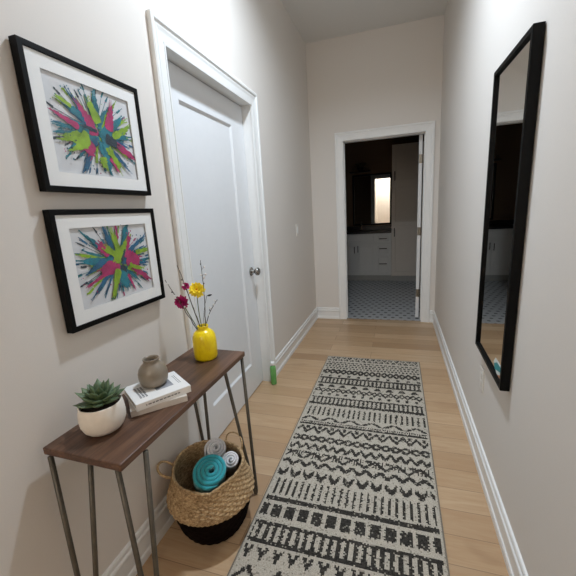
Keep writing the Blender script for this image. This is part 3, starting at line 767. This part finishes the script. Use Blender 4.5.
# ------------------------------------------------------------------ runner rug
RX0, RX1, RY0, RY1 = .3649, 1.1495, .53, 2.93
rw = RX1-RX0; cell = .0062
nx = int(rw/cell); ny = int((RY1-RY0)/cell)
rg = random.Random(21)
def tri(t_): t_ = t_ % 1; return 1-abs(2*t_-1)
def pat(x, y):
    """1 = charcoal yarn, 0 = cream; x across (0..rw), y world distance"""
    def u(a, c): return (y-a)/(c-a)            # 0 near edge .. 1 far edge of a band
    def inb(a, c): return a <= y < c
    if inb(2.84, 2.915): k = x/.050; v = u(2.84, 2.915); return abs(v-.1-.8*tri(k)) > .2 and (x/.025) % 1 < .8
    if inb(2.75, 2.82): k = (x/.034 + (.5 if u(2.75, 2.82) > .5 else 0)) % 1; return abs(k-.5) < .33 and abs((u(2.75, 2.82)*2) % 1-.5) < .3
    if inb(2.675, 2.75): return ((x/.028 + (.5 if u(2.675, 2.75) > .5 else 0)) % 1) < .55 and abs((u(2.675, 2.75)*2) % 1-.5) < .32
    if inb(2.585, 2.67): k = tri(x/.046); return abs(u(2.585, 2.67)-.5) + .5*k < .68 and abs(u(2.585, 2.67)-.5)+.5*k > .20
    if inb(2.535, 2.565): return (x/.075) % 1 < .3
    if inb(2.415, 2.525):
        v = u(2.415, 2.525); return v < .20 or v > .80 or (x/.030) % 1 < .48
    if inb(2.365, 2.405): return tri(x/.085) > .55+.4*u(2.365, 2.405) - .2
    if inb(2.275, 2.36): v = u(2.275, 2.36); k = tri(x/.075); return abs(v-.15-.7*k) < .15 or (abs(v-.75+.5*k) < .10)
    if inb(2.235, 2.272): return (x/.06) % 1 < .36 and u(2.235, 2.272) > .25
    if inb(2.115, 2.22):
        v = u(2.115, 2.22); return v < .24 or v > .86 or (x/.029) % 1 < .44
    if inb(1.985, 2.085): return (x/.033) % 1 < .36
    if inb(1.925, 1.965): v = u(1.925, 1.965); k = tri(x/.13); return abs(v-k*1.3+.2) < .3
    if inb(1.875, 1.915): v = u(1.875, 1.915); return v < .45 or (v > .58 and (x/.014) % 1 < .6)
    if inb(1.79, 1.865): v = u(1.79, 1.865); k = tri(x/.075); return abs(v-.1-.75*k) < .20 or (k < .3 and v > .6)
    if inb(1.70, 1.785):
        v = u(1.70, 1.785); k = ((x/.052) % 1)-.5; d = math.hypot(k*.052, (v-.5)*.085)
        return .0105 < d < .0275
    if inb(1.64, 1.70): v = u(1.64, 1.70); k = tri(x/.052+.5); return abs(v-.1-.75*k) < .27
    if inb(1.56, 1.625):
        v = u(1.56, 1.625); k = (x/.11) % 1
        return (abs(v-.1-.8*tri(k)) < .17) or (.4 < k < .95 and (x/.016) % 1 < .5 and v > .2) or (k < .35 and v > .72)
    if inb(1.505, 1.555): v = u(1.505, 1.555); return abs(v-.1-.8*tri(x/.07)) < .3
    if inb(1.42, 1.485): v = u(1.42, 1.485); k = abs(((x/.068) % 1)-.5)*2; return abs(v-.15-.75*k) < .3 and k < .8
    if inb(1.302, 1.402): return (x/.0315) % 1 < .34
    if inb(1.262, 1.288): return True
    if inb(1.178, 1.242):
        k = (x/.062) % 1; return k < .72
    if inb(1.045, 1.148):
        v = u(1.045, 1.148); return v < .17 or v > .85 or (x/.034) % 1 < .50
    if inb(.972, 1.03): v = u(.972, 1.03); k = abs(((x/.062) % 1)-.5)*2; return k < .75*v and not (v > .75 and k < .2)
    if inb(.86, .955): v = u(.86, .955); k = tri(x/.125); return abs(v-.1-.8*k) < .13 or (v < .25 and tri(x/.125+.5) > .75)
    if inb(.80, .845): return (x/.03) % 1 < .4
    if inb(.70, .78): v = u(.70, .78); return v < .2 or v > .8 or (x/.034) % 1 < .42
    if inb(.58, .68): return (x/.0315) % 1 < .34
    return False
vs = []; fs = []; att = []
tz = .0085
for j in range(ny+1):
    for i in range(nx+1):
        ed = min(i, nx-i, j, ny-j)
        vs.append((RX0+rw*i/nx, RY0+(RY1-RY0)*j/ny, tz - (.0035 if ed == 0 else .0)))
for j in range(ny):
    for i in range(nx):
        a = j*(nx+1)+i; fs.append((a, a+1, a+nx+2, a+nx+1))
        x = rw*(i+.5)/nx; y = RY0+(RY1-RY0)*(j+.5)/ny
        x += rg.gauss(0, .0014); y += rg.gauss(0, .0016)
        val = 1.0 if (.012 < x < rw-.012 and pat(x, y)) else 0.0
        if rg.random() < .07: val = .45
        att.append(val*.93 + rg.uniform(0, .07))
ru = thing('runner_rug', 'long black and cream patterned runner rug on the oak hallway floor', 'rug')
b = MB(); b.add(vs, fs); o = b.build('pile', M['rug'], ru)
ca = o.data.attributes.new('weave', 'FLOAT', 'FACE'); ca.data.foreach_set('value', att)
b = MB(); e = .004
b.box(RX0-e, RX0+.002, RY0-e, RY1+e, 0, .0075).box(RX1-.002, RX1+e, RY0-e, RY1+e, 0, .0075).box(RX0, RX1, RY0-e, RY0+.002, 0, .0075).box(RX0, RX1, RY1-.002, RY1+e, 0, .0075)
b.box(RX0, RX1, RY0, RY1, 0, .002)
b.build('edge_binding', M['binding'], ru, bevel=.0015)

# ------------------------------------------------------------------ washroom beyond the far door
VF, TF = 6.42, 6.36
vn = thing('vanity_cabinet', 'pale vanity cabinet with doors and drawers in the dark washroom', 'cabinet', (.18, 6.68, 0))
ox, oy = .18, 6.68
def L(b, x0, x1, y0, y1, z0, z1): return b.box(x0-ox, x1-ox, y0-oy, y1-oy, z0, z1)
L(MB(), -.40, .862, VF+.018, BY1-.002, .10, .868).build('body', M['vanity'], vn)
L(MB(), -.40, .862, VF+.005, BY1-.05, .0, .10).build('plinth', M['kick'], vn)
def shaker(parent, x0, x1, z0, z1, yf, name, o_, mat, rail=.055, th=.018):
    b = panel_leaf(x1-x0, z1-z0, th, rail, x1-x0-rail, rail, z1-z0-rail, .006, .004)
    b.v = [(p[0]+x0-o_[0], p[1]+yf-o_[1], p[2]+z0) for p in b.v]
    return b.build(name, mat, parent)
def pull(parent, x, z, yf, o_, ln, vert):
    b = MB(); h_ = ln/2
    a, c = ((0, 0, -h_), (0, 0, h_)) if vert else ((-h_, 0, 0), (h_, 0, 0))
    b.tube([(x-o_[0]+a[0], yf-.028-o_[1], z+a[2]), (x-o_[0]+c[0], yf-.028-o_[1], z+c[2])], .0065, 8)
    for k in (.8, -.8):
        q = (x-o_[0]+c[0]*k, 0, z+c[2]*k); b.tube([(q[0], yf-.028-o_[1], q[2]), (q[0], yf+.001-o_[1], q[2])], .005, 8)
    return b.build('handle', M['bronze'], parent, smooth='all')
oo = (ox, oy)
d = shaker(vn, -.105, .243, .115, .685, VF, 'door', oo, M['vanity']); pull(d, .213, .578, VF, oo, .12, True)
d = shaker(vn, .247, .596, .115, .685, VF, 'door', oo, M['vanity']); pull(d, .277, .592, VF, oo, .12, True)
d = shaker(vn, -.105, .596, .692, .862, VF, 'false_drawer', oo, M['vanity'], .04)
for z0, z1, hz in ((.692, .862, .772), (.475, .685, .595), (.115, .468, .318)):
    d = shaker(vn, .600, .858, z0, z1, VF, 'drawer', oo, M['vanity'], .04); pull(d, .72, hz, VF, oo, .135, False)
for z0, z1, hz in ((.692, .862, .772), (.475, .685, .595), (.115, .468, .318)):
    d = shaker(vn, -.396, -.109, z0, z1, VF, 'drawer', oo, M['vanity'], .04); pull(d, -.25, hz, VF, oo, .135, False)
ct = thing('vanity_countertop', 'dark stone countertop and backsplash on the pale vanity', 'countertop', (.2, 6.68, .868))
b = MB().box(-.61, .662, VF-.02-6.68, BY1-.002-6.68, .0005, .034); b.build('worktop', M['counter'], ct, bevel=.003)
MB().box(-.61, .662, BY1-.022-6.68, BY1-.002-6.68, .034, .115).build('backsplash', M['counter'], ct, bevel=.002)
fc = thing('faucet', 'dark single lever faucet on the vanity countertop', 'faucet', (.30, 6.80, .902))
MB().lathe([(0, .0005), (.022, .0005), (.020, .006), (.013, .010), (.012, .11), (.014, .125), (0, .128)], 20, cap0=False, cap1=False).tube([(0, 0, .10), (0, -.05, .118), (0, -.10, .110), (0, -.115, .092)], .009, 10).build('spout', M['chrome'], fc, smooth=True)
MB().tube([(0, 0, .126), (0, .015, .150), (.0, .045, .158)], .006, 8).build('lever', M['chrome'], fc, smooth='all')
vm = thing('vanity_mirror', 'wide black framed mirror above the vanity with a bright reflection', 'mirror', (.495, BY1, 1.468))
b = MB(); w, h = .72, .945; fwv = .03
vs = [(sx*a/2, y, sz*c/2) for y in (-.001, -.03) for a, c in ((w, h), (w-2*fwv, h-2*fwv)) for sx, sz in ((-1, -1), (1, -1), (1, 1), (-1, 1))]
fs = []
for k in range(4):
    j = (k+1) % 4; fs += [(8+k, 8+j, 12+j, 12+k), (k, j, 8+j, 8+k), (4+k, 12+k, 12+j, 4+j), (k, 4+k, 4+j, j)]
b.add(vs, fs); b.build('frame', M['black'], vm, bevel=.002)
MB().box(-w/2+.02, w/2-.02, -.014, -.003, -h/2+.02, h/2-.02).build('mirror_glass', M['mirror'], vm)
lc = thing('linen_cabinet', 'tall narrow linen cabinet to the right of the vanity', 'cabinet', (1.21, 6.65, 0))
lo = (1.21, 6.65)
MB().box(.866-lo[0], 1.56-lo[0], TF+.018-lo[1], BY1-.002-lo[1], .10, 2.325).build('body', M['tall'], lc)
MB().box(.866-lo[0], 1.56-lo[0], TF+.006-lo[1], BY1-.05-lo[1], 0, .10).build('plinth', M['kick'], lc)
d = shaker(lc, .870, 1.556, 1.70, 2.32, TF, 'door', lo, M['tall'], .06); pull(d, .914, 1.82, TF, lo, .15, True)
d = shaker(lc, .870, 1.556, .995, 1.693, TF, 'panel', lo, M['tall'], .06)
d = shaker(lc, .870, 1.556, .115, .988, TF, 'door', lo, M['tall'], .06); pull(d, .914, .88, TF, lo, .15, True)
# trailing plant on a ledge above the mirror
sh = MB().box(.10, .48, BY1-.16, BY1-.001, 1.975, 1.995).build('wall_shelf', M['bronze'], bevel=.002); tag(sh, 'small dark wall shelf holding a trailing plant above the vanity mirror', 'shelf')
tp = thing('trailing_plant', 'dark leafy trailing plant in a low pot above the vanity mirror', 'plant', (.29, BY1-.08, 1.9955))
MB().lathe([(0, 0), (.04, 0), (.055, .05), (.06, .07), (.05, .07), (0, .06)], 24, cap0=False, cap1=False).build('pot', M['bronze'], tp, smooth=True)
b = MB(); rp = random.Random(9)
for k in range(150):
    a = rp.uniform(0, 2*PI); r = rp.uniform(.02, .15); c = Vector((r*1.05*math.cos(a), max(-.2, min(.03, r*.6*math.sin(a)-.02)), rp.uniform(.06, .15)-max(0, r-.08)*1.2))
    d = Vector((math.cos(a), math.sin(a)*.6-.3, rp.uniform(-.6, .5))).normalized(); s_ = d.cross(Vector((0, 0, 1))).normalized(); l_ = rp.uniform(.03, .05)
    b.add([c, c+d*l_*.5+s_*l_*.25+Vector((0, 0, .004)), c+d*l_, c+d*l_*.5-s_*l_*.25+Vector((0, 0, .004))], [(0, 1, 2, 3)])
b.build('foliage', M['foliage'], tp)

# ------------------------------------------------------------------ light: hall ceiling lamp, plus an added fill at the unseen rear end
def lamp(name, loc, watts, col, rad, spread=PI):
    l = bpy.data.lights.new(name, 'AREA'); l.shape = 'DISK'; l.size = rad*2; l.energy = watts; l.color = col
    o = bpy.data.objects.new(name, l); COL.objects.link(o); o.location = loc; l.spread = spread; return o
lamp('hall_lamp', (.69, 1.70, H-.012), 33, (.785, .889, 1.0), .07, 2.7)
lamp('rear_fill_light', (.69, -3.95, H-.012), 58, (1.0, .94, .85), .09)  # added fill, warms the hall and brightens the wall seen in the vanity mirror

w = bpy.data.worlds.new('world'); sc.world = w; w.use_nodes = True
w.node_tree.nodes['Background'].inputs[0].default_value = (.5, .52, .55, 1); w.node_tree.nodes['Background'].inputs[1].default_value = .02

# ------------------------------------------------------------------ camera (solved from the photograph's vanishing points)
yaw, pitch, roll, fpx = -.313, -.2155, -.0591, 343.868
yaw = abs(yaw)*-1
cy, sy, cp, sp_ = math.cos(yaw), math.sin(yaw), math.cos(pitch), math.sin(pitch)
fwd = Vector((sy*cp, cy*cp, sp_)); r0 = Vector((cy, -sy, 0)); u0 = r0.cross(fwd)
rt = r0*math.cos(roll)+u0*math.sin(roll); up = u0*math.cos(roll)-r0*math.sin(roll)
cam = bpy.data.cameras.new('camera'); co = bpy.data.objects.new('camera', cam); COL.objects.link(co)
cam.sensor_width = 36; cam.sensor_fit = 'HORIZONTAL'; cam.lens = fpx/576*36; cam.clip_start = .02
mt = Matrix((rt, up, -fwd)).transposed().to_4x4(); mt.translation = (.9585, 0, 1.3226); co.matrix_world = mt
sc.camera = co
vs_ = sc.view_settings; vs_.view_transform = 'Standard'; vs_.look = 'None'; vs_.gamma = 1; vs_.use_curve_mapping = False; vs_.exposure = 0
sc.cycles.use_denoising = True; sc.cycles.max_bounces = 12; sc.cycles.diffuse_bounces = 8; sc.cycles.glossy_bounces = 6
sc.cycles.sample_clamp_indirect = 8
